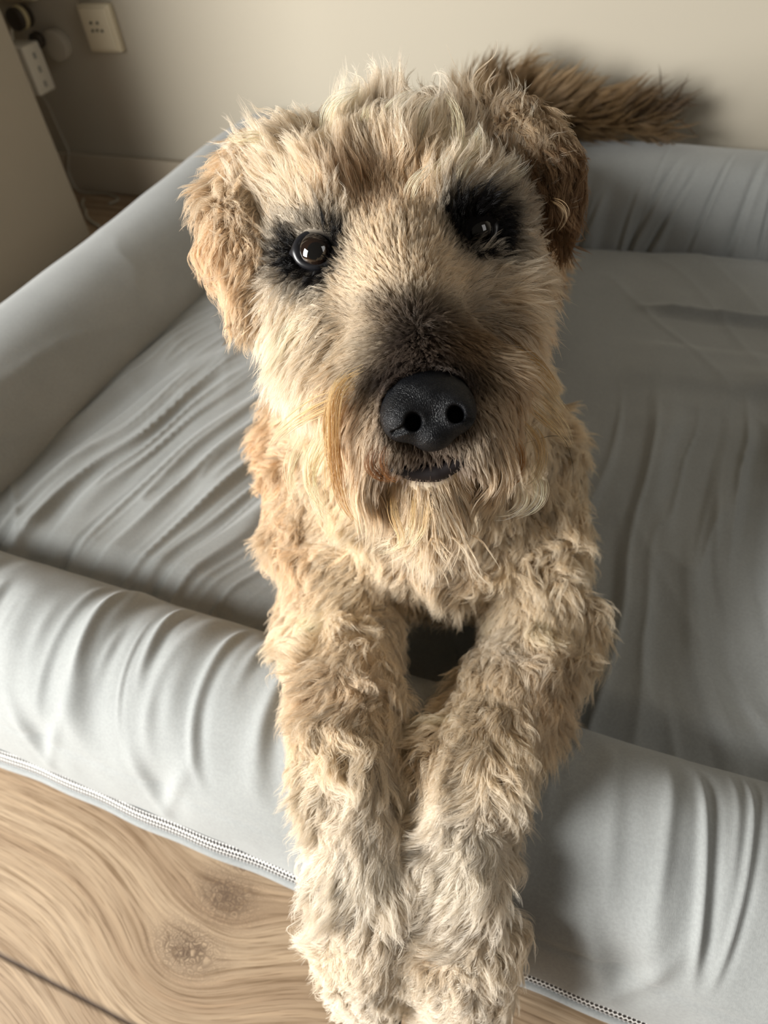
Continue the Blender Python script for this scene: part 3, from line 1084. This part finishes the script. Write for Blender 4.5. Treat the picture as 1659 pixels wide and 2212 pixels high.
def build_coat():
    # triangles of the body
    Q = BF
    tri = np.vstack([Q[:, [0, 1, 2]], Q[:, [0, 2, 3]]])
    A, B, Cc = BV[tri[:, 0]], BV[tri[:, 1]], BV[tri[:, 2]]
    ar = 0.5 * np.linalg.norm(np.cross(B - A, Cc - A), axis=1)
    cen = (A + B + Cc) / 3
    nr = grad(cen)
    view = C0 - cen
    dist = np.linalg.norm(view, axis=1)
    cosv = (nr * view).sum(1) / dist
    reg, _ = limb_info(cen)
    dens = np.array([95., 60, 55, 120, 38, 10, 40, 45, 9.5])[reg] * 1e4      # locks per m2
    dens = dens * np.where(cosv > -0.15, 1.0, 0.15)
    far = reg == TRUNK
    dens = np.where(far, dens * 0.5, dens)
    w = ar * dens
    ntot = int(w.sum() * LOCKS)
    pick = rng.choice(len(tri), ntot, p=w / w.sum())
    r1, r2 = rng.random(ntot), rng.random(ntot)
    f = r1 + r2 > 1
    r1[f], r2[f] = 1 - r1[f], 1 - r2[f]
    P = A[pick] + (B - A)[pick] * r1[:, None] + (Cc - A)[pick] * r2[:, None]
    # nothing grows in the eye openings or the nose
    keep = np.ones(len(P), bool)
    for ec in EYEC:
        keep &= np.linalg.norm(P - ec, axis=1) > 0.0140
    keep &= np.linalg.norm(P - NOSEC, axis=1) > 0.0185
    for i in range(len(LIPP) - 1):
        dl, _ = seg_dist(P, LIPP[i], LIPP[i + 1], 0.0052, 0.0052)
        keep &= dl > 0
    P = P[keep]
    Nn = grad(P)
    K = 9
    G, reg, L, c = make_guides(P, Nn, K, rng)
    u, v, d = to_px(P)
    n = len(P)
    print('locks', n, np.bincount(reg, minlength=9))
    seedcol = coat_colour(P, reg)
    lockshade = rng.normal(0, 1, n)
    tcurve = np.linspace(0, 1, K)
    # frame
    t1 = np.cross(Nn, c)
    t1 /= np.linalg.norm(t1, axis=1)[:, None] + 1e-9
    t2 = np.cross(Nn, t1)
    spread = np.array([.0017, .0018, .0018, .0012, .0024, .0030, .0025, .0020, .0036])[reg]
    curl_a = np.array([.0018, .0024, .0020, .0006, .0036, .0026, .0038, .0026, .0022])[reg] * rng.uniform(0.3, 1.6, n)
    curl_f = rng.uniform(0.7, 1.6, n)
    ph = rng.uniform(0, 6.283, n)
    allp, allc, allr, alln = [], [], [], []
    groups = {'head_fur': (HEAD, MUZ), 'ear_fur': (EAR,), 'dark_ear_fur': (EARR,), 'body_fur': (NECK, TRUNK), 'leg_fur': (LEG, PAW), 'tail_fur': (TAIL,)}
    out = {}
    for gname, regs in groups.items():
        sel = np.isin(reg, regs)
        gi = np.nonzero(sel)[0]
        nch = KIDS
        gi = np.repeat(gi, nch)
        m = len(gi)
        child = np.tile(np.arange(nch), m // nch)
        a = rng.uniform(0, 6.283, m)
        rr = np.sqrt(rng.random(m)) * spread[gi] * 1.6
        off = t1[gi] * (np.cos(a) * rr)[:, None] + t2[gi] * (np.sin(a) * rr)[:, None]
        stray = rng.random(m) < 0.10
        cl = np.where(stray, 0.1, rng.uniform(0.72, 1.0, m))
        ln = rng.uniform(0.70, 1.03, m)
        pts = np.zeros((m, K, 3), np.float32)
        for k in range(K):
            # sample the lock at a shortened parameter
            s = tcurve[k] * ln * (K - 1)
            i = np.minimum(s.astype(int), K - 2)
            fr = (s - i)[:, None]
            q = G[gi, i] * (1 - fr) + G[gi, i + 1] * fr
            tt = tcurve[k]
            q = q + off * (1 - cl * tt ** 0.8)[:, None]
            ang = ph[gi] + curl_f[gi] * 6.283 * tt
            amp = curl_a[gi] * tt
            q = q + (t1[gi] * np.cos(ang)[:, None] + Nn[gi] * np.sin(ang)[:, None]) * amp[:, None]
            q = q + np.where(stray, 1.0, 0.25)[:, None] * vec_noise(q * 130 + child[:, None] * 7.7, 171) * 0.0022 * tt
            pts[:, k] = q
        base = seedcol[gi] * (1 + np.where(np.isin(reg[gi], (LEG, NECK, PAW)), 0.16, 0.11) * lockshade[gi] + rng.normal(0, 0.08, m))[:, None]
        lum = base.mean(1)
        col = np.zeros((m, K, 4), np.float32)
        col[..., 3] = 1
        for k in range(K):
            tt = tcurve[k]
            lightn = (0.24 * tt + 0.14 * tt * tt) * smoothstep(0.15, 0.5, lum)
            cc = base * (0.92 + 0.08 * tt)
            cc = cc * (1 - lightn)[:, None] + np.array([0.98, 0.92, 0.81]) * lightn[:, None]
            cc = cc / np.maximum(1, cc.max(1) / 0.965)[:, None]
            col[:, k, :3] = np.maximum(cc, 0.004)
        thick = np.array([.000095, .00010, .00010, .000085, .00011, .00018, .00011, .00011, .00020])[reg[gi]] * rng.uniform(0.75, 1.3, m)
        rad = thick[:, None] * np.array([1.0, 1, 1, 1, .95, .88, .75, .55, .15])[None]
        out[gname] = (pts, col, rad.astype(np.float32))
    return out


def hair_material(name='dog_fur'):
    m = bpy.data.materials.new(name)
    m.use_nodes = True
    t = m.node_tree
    for nd in list(t.nodes):
        if nd.type != 'OUTPUT_MATERIAL':
            t.nodes.remove(nd)
    o = [nd for nd in t.nodes if nd.type == 'OUTPUT_MATERIAL'][0]
    at_ = t.nodes.new('ShaderNodeAttribute')
    at_.attribute_name = 'fur_colour'
    h = t.nodes.new('ShaderNodeBsdfPrincipled')
    h.inputs['Roughness'].default_value = 0.42
    h.inputs['Specular IOR Level'].default_value = 0.40
    t.links.new(at_.outputs['Color'], h.inputs['Base Color'])
    tr = t.nodes.new('ShaderNodeBsdfTranslucent')
    t.links.new(at_.outputs['Color'], tr.inputs['Color'])
    mx = t.nodes.new('ShaderNodeMixShader')
    mx.inputs[0].default_value = 0.45
    t.links.new(h.outputs[0], mx.inputs[1])
    t.links.new(tr.outputs[0], mx.inputs[2])
    h = mx
    t.links.new(h.outputs[0], o.inputs['Surface'])
    return m


fur_m = hair_material()


def hair_obj(name, pts, col, rad, parent, label=None):
    n, K = pts.shape[:2]
    hc = bpy.data.hair_curves.new(name)
    hc.add_curves([K] * n)
    hc.attributes['position'].data.foreach_set('vector', pts.reshape(-1).astype(np.float32))
    ra = hc.attributes.get('radius') or hc.attributes.new('radius', 'FLOAT', 'POINT')
    ra.data.foreach_set('value', rad.reshape(-1).astype(np.float32))
    ca = hc.attributes.new('fur_colour', 'FLOAT_COLOR', 'POINT')
    ca.data.foreach_set('color', col.reshape(-1).astype(np.float32))
    hc.materials.append(fur_m)
    o = bpy.data.objects.new(name, hc)
    COL.objects.link(o)
    o.parent = parent
    if label:
        o['label'] = label
    return o


dog = empty('dog', 'shaggy wheaten dog lying in the bed, forelegs draped over its front rim', 'dog')

# skin under the coat, tinted like the hair that grows from it
skin_m = mat('dog_skin', (0.5, 0.35, 0.2), 0.9, 0.1)
N = NT(skin_m)
an = N.n('ShaderNodeAttribute')
an.attribute_name = 'fur_colour'
N.l(an.outputs['Color'], N.bsdf.inputs['Base Color'])
body = mesh_obj('body', BV, BF, skin_m, dog)
reg_v, _ = limb_info(BV)
cv = coat_colour(BV, reg_v) * 0.85
ca = body.data.attributes.new('fur_colour', 'FLOAT_COLOR', 'POINT')
ca.data.foreach_set('color', np.hstack([cv, np.ones((len(cv), 1))]).astype(np.float32).ravel())

LOCKS, KIDS = 0.32, 12
for nm, (p_, c_, r_) in build_coat().items():
    hair_obj(nm, p_, c_, r_, dog)


# ---- long wiry strands that stand out from the coat
def long_locks():
    # (path of (u, v, lift off the skin in m), number of hairs, spread, colour root, colour tip)
    GOLD, PALE, FOX, INK = (.62, .42, .18), (.92, .80, .58), (.30, .13, .04), (.02, .014, .01)
    L = [
        ([(790, 800, .000), (738, 815, .012), (714, 880, .020), (720, 960, .026), (724, 1040, .034), (748, 1108, .036), (778, 1132, .034)], 26, .0016, (.60, .42, .2), (.50, .27, .08)),
        ([(800, 790, .000), (742, 812, .012), (720, 870, .020), (728, 950, .026), (718, 1030, .034), (732, 1090, .036), (770, 1134, .034)], 20, .0022, (.72, .55, .3), (.60, .36, .14)),
        ([(780, 810, .000), (730, 830, .012), (712, 890, .018), (712, 960, .024), (700, 1040, .032), (706, 1085, .032)], 18, .0026, (.66, .48, .25), (.7, .48, .22)),
        ([(770, 830, .002), (728, 860, .012), (712, 930, .018), (728, 1010, .020), (735, 1080, .018), (765, 1128, .014)], 40, .0024, (.48, .28, .1), FOX),
        ([(760, 850, .004), (700, 870, .010), (640, 905, .016), (595, 945, .016), (575, 985, .012)], 36, .0026, GOLD, PALE),
        ([(700, 930, .006), (672, 985, .014), (668, 1045, .018), (690, 1090, .016), (722, 1115, .012)], 34, .0020, PALE, PALE),
        ([(660, 930, .006), (632, 985, .012), (622, 1040, .014), (640, 1090, .012)], 26, .0020, PALE, PALE),
        ([(745, 900, .004), (700, 960, .014), (672, 1020, .018), (664, 1080, .016)], 26, .0018, PALE, (.8, .62, .36)),
        ([(820, 950, .002), (800, 985, .006), (800, 1015, .008), (830, 1035, .008), (868, 1030, .006)], 30, .0016, (.22, .12, .07), FOX),
        ([(835, 960, .002), (822, 995, .006), (835, 1028, .008), (862, 1040, .008)], 20, .0014, (.22, .12, .07), FOX),
        ([(845, 1060, .004), (850, 1110, .010), (866, 1150, .014), (870, 1185, .014), (815, 1196, .014)], 20, .0014, GOLD, PALE),
        ([(900, 1060, .004), (895, 1110, .010), (888, 1150, .014), (866, 1192, .014)], 26, .0016, GOLD, PALE),
        ([(925, 1060, .004), (918, 1120, .010), (905, 1160, .014), (880, 1198, .014)], 26, .0016, (.75, .55, .3), PALE),
        ([(1090, 930, .004), (1120, 960, .012), (1128, 1000, .014), (1112, 1040, .012), (1085, 1050, .010), (1078, 1030, .008)], 26, .0014, (.5, .28, .1), FOX),
        ([(1120, 900, .004), (1160, 940, .012), (1172, 990, .014), (1155, 1035, .012), (1125, 1050, .010)], 34, .0018, GOLD, PALE),
        ([(1110, 800, .004), (1160, 830, .012), (1200, 870, .014), (1235, 905, .012)], 40, .0030, (.55, .36, .16), PALE),
        ([(1130, 850, .004), (1180, 890, .012), (1215, 930, .014), (1238, 970, .010)], 40, .0028, (.6, .42, .2), PALE),
        ([(1080, 760, .004), (1130, 770, .010), (1175, 800, .012), (1215, 850, .010)], 34, .0030, (.45, .28, .12), GOLD),
        ([(1150, 1000, .006), (1170, 1060, .012), (1150, 1100, .012), (1105, 1120, .010)], 28, .0022, PALE, (.95, .88, .74)),
        ([(1120, 1040, .006), (1135, 1080, .010), (1105, 1110, .010), (1065, 1120, .010)], 22, .0018, PALE, (.95, .88, .74)),
        ([(680, 1040, .006), (690, 1100, .012), (715, 1140, .012)], 26, .0022, PALE, PALE),
        # dark single whiskers
        ([(540, 415, .004), (575, 465, .014), (605, 488, .014), (640, 494, .010)], 1, .0003, INK, INK),
        ([(566, 425, .004), (590, 445, .012), (618, 450, .014)], 1, .0003, INK, INK),
        ([(706, 490, .002), (710, 450, .012), (722, 425, .012)], 2, .0008, INK, INK),
        ([(930, 1060, .004), (932, 1085, .012), (945, 1108, .012)], 3, .0008, INK, INK),
        ([(1010, 1010, .004), (1050, 1040, .014), (1066, 1075, .014), (1064, 1100, .010)], 3, .0010, INK, INK),
        ([(1130, 960, .004), (1210, 940, .020), (1235, 985, .022), (1232, 1040, .020)], 1, .0003, INK, INK),
        ([(1040, 350, .010), (1042, 320, .016), (1020, 360, .016)], 1, .0003, INK, INK),
        ([(725, 880, .006), (680, 884, .014)], 2, .0006, INK, INK),
        # bright curled tufts on the forehead, crown and cheeks
        ([(700, 290, .006), (712, 235, .020), (745, 205, .026), (778, 190, .026)], 34, .0022, PALE, (.95, .90, .78)),
        ([(600, 330, .006), (560, 295, .016), (520, 300, .018), (488, 296, .016)], 26, .0022, PALE, PALE),
        ([(850, 330, .008), (830, 265, .020), (870, 215, .024), (915, 188, .022)], 34, .0026, PALE, (.95, .90, .78)),
        ([(900, 340, .008), (905, 280, .018), (925, 225, .022), (960, 200, .020)], 30, .0022, (.9, .8, .6), (.95, .90, .78)),
        ([(985, 330, .008), (990, 285, .018), (985, 240, .020), (960, 200, .018)], 30, .0022, PALE, PALE),
        ([(1020, 330, .008), (1035, 290, .018), (1038, 262, .020)], 30, .0018, PALE, (.95, .90, .78)),
        ([(930, 395, .006), (960, 350, .018), (1000, 320, .020)], 28, .0022, PALE, (.95, .90, .78)),
        ([(1040, 400, .006), (1080, 375, .018), (1115, 350, .020), (1130, 330, .018)], 40, .0030, PALE, (.95, .90, .78)),
        ([(1066, 400, .006), (1100, 385, .016), (1130, 372, .018), (1150, 345, .016)], 30, .0024, PALE, (.95, .90, .78)),
        ([(990, 400, .006), (1005, 360, .018), (1040, 330, .020)], 26, .0020, PALE, (.95, .90, .78)),
        ([(880, 440, .004), (890, 400, .016), (920, 370, .020), (935, 345, .018)], 26, .0020, PALE, (.95, .90, .78)),
        ([(800, 330, .008), (780, 290, .018), (790, 250, .022), (800, 225, .020)], 26, .0020, PALE, PALE),
        # right side of the ear fringe
        ([(1180, 430, .006), (1215, 440, .014), (1225, 470, .014), (1200, 500, .012)], 10, .0010, (.5, .34, .18), (.6, .45, .28)),
    ]
    pts, cols, rads = [], [], []
    K = 14
    for path, cnt, sp, c0, c1 in L:
        W3 = []
        for (u, v, lf) in path:
            W3.append(at(u, v, face_depth(u, v) - lf - (0.010 if v > 780 and cnt > 3 else 0.0) - (0.003 if v < 620 and cnt > 3 else 0.0)))
        # keep depth changes gentle along the strand
        W3 = np.array(W3)
        base = spline(W3, K)
        for _ in range(3):
            base[1:-1] = 0.25 * base[:-2] + 0.5 * base[1:-1] + 0.25 * base[2:]
        base[0] += (base[0] - C0) / np.linalg.norm(base[0] - C0) * 0.012
        base[1] += (base[1] - C0) / np.linalg.norm(base[1] - C0) * 0.004
        T = np.gradient(base, axis=0)
        T /= np.linalg.norm(T, axis=1)[:, None]
        vw = (C0 - base)
        vw /= np.linalg.norm(vw, axis=1)[:, None]
        S1 = np.cross(T, vw)
        S1 /= np.linalg.norm(S1, axis=1)[:, None] + 1e-9
        t = np.linspace(0, 1, K)
        for k in range(cnt):
            a, r = rng.uniform(0, 6.283), math.sqrt(rng.random()) * sp * (1.9 if cnt > 3 else 1.0)
            env = (1 - rng.uniform(0.55, 0.95) * t ** 1.4) * (0.55 + 0.45 * np.minimum(1, t * 4))
            wig = 0.0012 * np.sin(t * rng.uniform(4, 9) + rng.uniform(0, 6.28)) * t
            p = base + S1 * ((math.cos(a) * r * 1.3 * env) + wig)[:, None] + vw * (math.sin(a) * r * 0.8 * env)[:, None]
            ln = rng.uniform(0.62, 1.02) if cnt > 3 else 1.0
            t0 = rng.uniform(0, 0.30) if cnt > 3 else 0.0
            idx = np.clip(t0 * (1 - t) + t * ln, 0, 1) * (K - 1)
            i = np.minimum(idx.astype(int), K - 2)
            f = (idx - i)[:, None]
            p = p[i] * (1 - f) + p[i + 1] * f
            j = 1 + rng.normal(0, 0.18)
            c = (np.array(c0) * (1 - t[:, None]) + np.array(c1) * t[:, None]) * j
            pts.append(p)
            cols.append(np.hstack([np.clip(c, .004, .95), np.ones((K, 1))]))
            rads.append((0.00012 if cnt > 3 else 0.00012) * (1 - 0.8 * t ** 3) * (0.35 + 0.65 * np.minimum(1, t * 5)))
    return np.array(pts), np.array(cols), np.array(rads)


lp, lc, lr = long_locks()
hair_obj('beard_and_brow_wisps', lp, lc, lr, dog, 'long loose wisps, golden and pale with a few black whiskers')

# ---- nose
def sdf_mesh(name, fn, lo, hi, h, material, parent, label=None):
    """fn takes local points (x right, y up, z towards the viewer of the face)"""
    ax = [np.arange(lo[i], hi[i] + h, h) for i in range(3)]
    P = np.stack(np.meshgrid(*ax, indexing='ij'), -1)
    V, Q = surface_net(fn(P), np.array(lo), h)
    return V, Q


def sm(a, b, k):
    h = np.clip(0.5 + 0.5 * (b - a) / k, 0, 1)
    return b * (1 - h) + a * h - k * h * (1 - h)


def smx(a, b, k):
    return -sm(-a, -b, k)


def ell(P, c, r):
    q = (P - np.array(c)) / np.array(r)
    l = np.sqrt((q * q).sum(-1))
    return (l - 1) * min(r)


def capd(P, a, b, ra, rb):
    return seg_dist(P, np.array(a, float), np.array(b, float), ra, rb)[0]


def nose_fn(P):
    d = ell(P, (0, .0045, -.005), (.0222, .0160, .0165))
    d = sm(d, ell(P, (-.0125, -.0035, .000), (.0112, .0112, .0125)), .005)
    d = sm(d, ell(P, (.0130, -.0030, .000), (.0108, .0112, .0125)), .005)
    d = sm(d, ell(P, (.001, -.0130, -.001), (.0105, .0080, .0105)), .005)
    d = smx(d, -capd(P, (-.0078, -.0060, .014), (-.0088, -.0068, .003), .0044, .0040), .0015)
    d = smx(d, -capd(P, (-.0100, -.0085, .012), (-.0182, -.0100, .006), .0022, .0013), .0015)
    d = smx(d, -capd(P, (.0120, -.0050, .014), (.0128, -.0058, .003), .0042, .0040), .0015)
    d = smx(d, -capd(P, (.0140, -.0078, .012), (.0200, -.0090, .006), .0021, .0012), .0015)
    d = smx(d, -capd(P, (.0025, -.0030, .0142), (.0028, -.0200, .0095), .0004, .0010), .0015)
    return d


nose_m = mat('black_nose_leather', (0.004, 0.0044, 0.0055), 0.42, 0.22)
N = NT(nose_m)
geo = N.n('ShaderNodeNewGeometry')
vo = N.n('ShaderNodeTexVoronoi', feature='DISTANCE_TO_EDGE')
N.l(geo.outputs['Position'], vo.inputs['Vector'])
vo.inputs['Scale'].default_value = 1100
hh = N.math('MINIMUM', vo.outputs['Distance'], 0.22)
N.bump(hh, 0.55, 0.0012)
N.l(N.ramp(N.noise(geo.outputs['Position'], 160, 2), [(0.3, (0.30, 0.30, 0.30)), (0.7, (0.50, 0.50, 0.50))]), N.bsdf.inputs['Roughness'])
V, Q = sdf_mesh('nose', nose_fn, (-.027, -.024, -.024), (.027, .022, .019), .0007, nose_m, dog)
Wd = NOSEC + V[:, :1] * HX + V[:, 1:2] * HY + V[:, 2:3] * HZ
mesh_obj('nose', Wd, Q, nose_m, dog)['label'] = 'black leathery nose'

# ---- eyes
lid_m = mat('black_eyelid_skin', (0.010, 0.010, 0.012), 0.33, 0.5)
for i, ec in enumerate(EYEC):
    em = mat('dark_brown_eye', (0.02, 0.01, 0.006), 0.03, 0.6)
    N = NT(em)
    tc = N.n('ShaderNodeTexCoord')
    gz = (C0 + R @ np.array([-.02, .02, 0]) - ec)
    gz /= np.linalg.norm(gz)
    dt = N.n('ShaderNodeVectorMath', operation='DOT_PRODUCT')
    nrm = N.n('ShaderNodeVectorMath', operation='NORMALIZE')
    N.l(tc.outputs['Object'], nrm.inputs[0])
    N.l(nrm.outputs[0], dt.inputs[0])
    dt.inputs[1].default_value = tuple(gz)
    k_ = 0.25 if i == 0 else 0.08  # right iris gets a darker colour that stands in for deep shade
    N.l(N.ramp(dt.outputs['Value'], [(0.60, (0.006, 0.005, 0.005)), (0.68, (0.030 * k_, 0.014 * k_, 0.008 * k_)), (0.885, (0.048 * k_, 0.024 * k_, 0.014 * k_)), (0.905, (0.003, 0.003, 0.003))]), N.bsdf.inputs['Base Color'])
    N.bsdf.inputs['Coat Weight'].default_value = 1.0 if i == 0 else 0.25
    N.bsdf.inputs['Coat Roughness'].default_value = 0.02
    bm = bmesh.new()
    bmesh.ops.create_uvsphere(bm, u_segments=48, v_segments=32, radius=EYE_R)
    e = bm_obj('eye', bm, em, dog, True)
    e.location = ec
    e['label'] = 'dark brown eye with a bright window glint' if i == 0 else 'dark brown eye sunk in dark hair, deep shade put into its colour'

    def lid_fn(P):
        x, y, z = P[..., 0], P[..., 1], P[..., 2]
        rr = np.sqrt((x / 1.06) ** 2 + (y / 0.90) ** 2) - .0112
        d = np.sqrt(rr ** 2 + (z - .0040) ** 2) - (.0026 if i == 0 else .0018)
        sgn = 1 if i == 0 else -1
        d = sm(d, capd(P, (sgn * .009, -.004, .003), (sgn * .0165, -.0075, .004), .0034, .0020), .003)
        d = sm(d, capd(P, (-sgn * .010, 0, .003), (-sgn * .0150, .001, .001), .0030, .0016), .003)
        return d
    V, Q = sdf_mesh('eyelid', lid_fn, (-.021, -.018, -.006), (.021, .018, .012), .0007, lid_m, dog)
    Wd = ec + V[:, :1] * HX + V[:, 1:2] * HY + V[:, 2:3] * HZ
    mesh_obj('eyelid', Wd, Q, lid_m, dog)

# ---- lips
lip_m = mat('black_lip_skin', (0.010, 0.007, 0.007), 0.5, 0.3)
tube('lips', [p + (C0 - p) / np.linalg.norm(C0 - p) * 0.003 for p in LIPP], [.0022, .0044, .0052, .0036, .0016], lip_m, dog)

# ---- claws
claw_m = mat('black_claw', (0.012, 0.010, 0.010), 0.3, 0.5)
for a, b in TOES:
    d = (b - a) / np.linalg.norm(b - a)
    r0 = b + d * 0.008 + R @ np.array([0, -0.004, 0.009])
    dn = R @ np.array([0, -1.0, -0.15])
    tube('claw', [r0, r0 + dn * 0.009 + d * 0.001, r0 + dn * 0.018, r0 + dn * 0.025 + np.array([0, 0, -0.002])], [.0042, .0038, .0026, .0008], claw_m, dog)

# ---- the cushions give way under the dog
for o in list(bed.children):
    if o.name.startswith(('front_bolster', 'side_bolster', 'back_bolster', 'mattress')):
        me = o.data
        co = np.zeros(len(me.vertices) * 3, np.float32)
        me.vertices.foreach_get('co', co)
        co = co.reshape(-1, 3).astype(float)
        inb = ((co > LO + .01) & (co < HI - .01)).all(1) & (co[:, 2] > 0.02)
        ii = np.nonzero(inb)[0]
        for _ in range(3):
            sd = sample(SDF, co[ii])
            m = sd < 0.006
            jj = ii[m]
            co[jj] += grad(co[jj]) * (0.0065 - sd[m])[:, None]
        co[:, 2] = np.maximum(co[:, 2], 0.001)
        me.vertices.foreach_set('co', co.astype(np.float32).ravel())
        me.update()

# ================================================================== PLUGS AND CABLES BESIDE THE CABINET
cable_m = mat('off_white_cable_sheath', (0.40, 0.37, 0.30), 0.5, 0.4)
beige_m = mat('beige_plastic', (0.45, 0.38, 0.22), 0.45, 0.4)


def disc_bm(bm, c, r, y0, y1, seg=40, bev=0.002):
    rr = bmesh.ops.create_cone(bm, cap_ends=True, segments=seg, radius1=r, radius2=r, depth=abs(y1 - y0),
                               matrix=Matrix.Translation((c[0], (y0 + y1) / 2, c[1])) @ Matrix.Rotation(math.pi / 2, 4, 'X'))
    es = [e for e in {e for v in rr['verts'] for e in v.link_edges} if len(e.link_faces) == 2 and e.calc_face_angle(0) > 0.8]
    bmesh.ops.bevel(bm, geom=es, offset=bev, segments=2, affect='EDGES', profile=0.5)


pl = empty('power_plug', 'round dark brown plug with a beige band, beside the cabinet', 'plug')
bm = bmesh.new()
disc_bm(bm, (-1.388, 0.376), 0.021, 1.345, 1.385)
bm_obj('plug_body', bm, black_m, pl, True)
bm = bmesh.new()
disc_bm(bm, (-1.388, 0.376), 0.0222, 1.357, 1.369)
bm_obj('band', bm, beige_m, pl, True)['label'] = 'beige band'
tube('cord_end', [(-1.402, 1.352, 0.366), (-1.412, 1.35, 0.352), (-1.418, 1.352, 0.338)], .0030, white_m, pl)

ad = empty('power_adapter', 'white oblong power adapter hanging next to the cabinet edge', 'adapter')
bm = bmesh.new()
box_bm(bm, (-1.432, 1.318, 0.240), (-1.368, 1.372, 0.334), 0.005, 3)
bm_obj('housing', bm, white_m, ad, True)
for hz in (0.312, 0.286, 0.258):
    bm = bmesh.new()
    box_bm(bm, (-1.3685, 1.341, hz - 0.006), (-1.3672, 1.349, hz + 0.006), 0.0005, 1)
    bm_obj('slot', bm, grey_m, ad)
bm = bmesh.new()
disc_bm(bm, (-1.376, 0.332), 0.016, 1.368, 1.384)
bm_obj('plug_neck', bm, black_m, ad, True)['label'] = 'dark round plug neck'

rb = empty('round_wall_box', 'plain round cream wall box low behind the white adapter', 'wall box')
bm = bmesh.new()
disc_bm(bm, (-1.345, 0.318), 0.030, 1.386, 1.410)
bm_obj('box_cover', bm, wall_m, rb, True)

o = tube('cable', [(-1.425, 1.36, 0.238), (-1.436, 1.392, 0.205), (-1.440, 1.400, 0.160), (-1.434, 1.398, 0.120), (-1.422, 1.388, 0.098), (-1.430, 1.384, 0.075),
                   (-1.440, 1.380, 0.045), (-1.425, 1.372, 0.010), (-1.39, 1.374, 0.005), (-1.35, 1.378, 0.005), (-1.32, 1.372, 0.005), (-1.29, 1.355, 0.005), (-1.30, 1.33, 0.005)],
         .0024, cable_m)
o['label'] = 'thin white cable drooping down the wall over the baseboard'
o['category'] = 'cable'
o = tube('cable', [(-1.385, 1.34, 0.004), (-1.365, 1.31, 0.005), (-1.335, 1.285, 0.006), (-1.315, 1.262, 0.006), (-1.285, 1.240, 0.006), (-1.25, 1.225, 0.005)], .0032, cable_m)
o['label'] = 'short white cable lying on the floor at the foot of the cabinet'
o['category'] = 'cable'
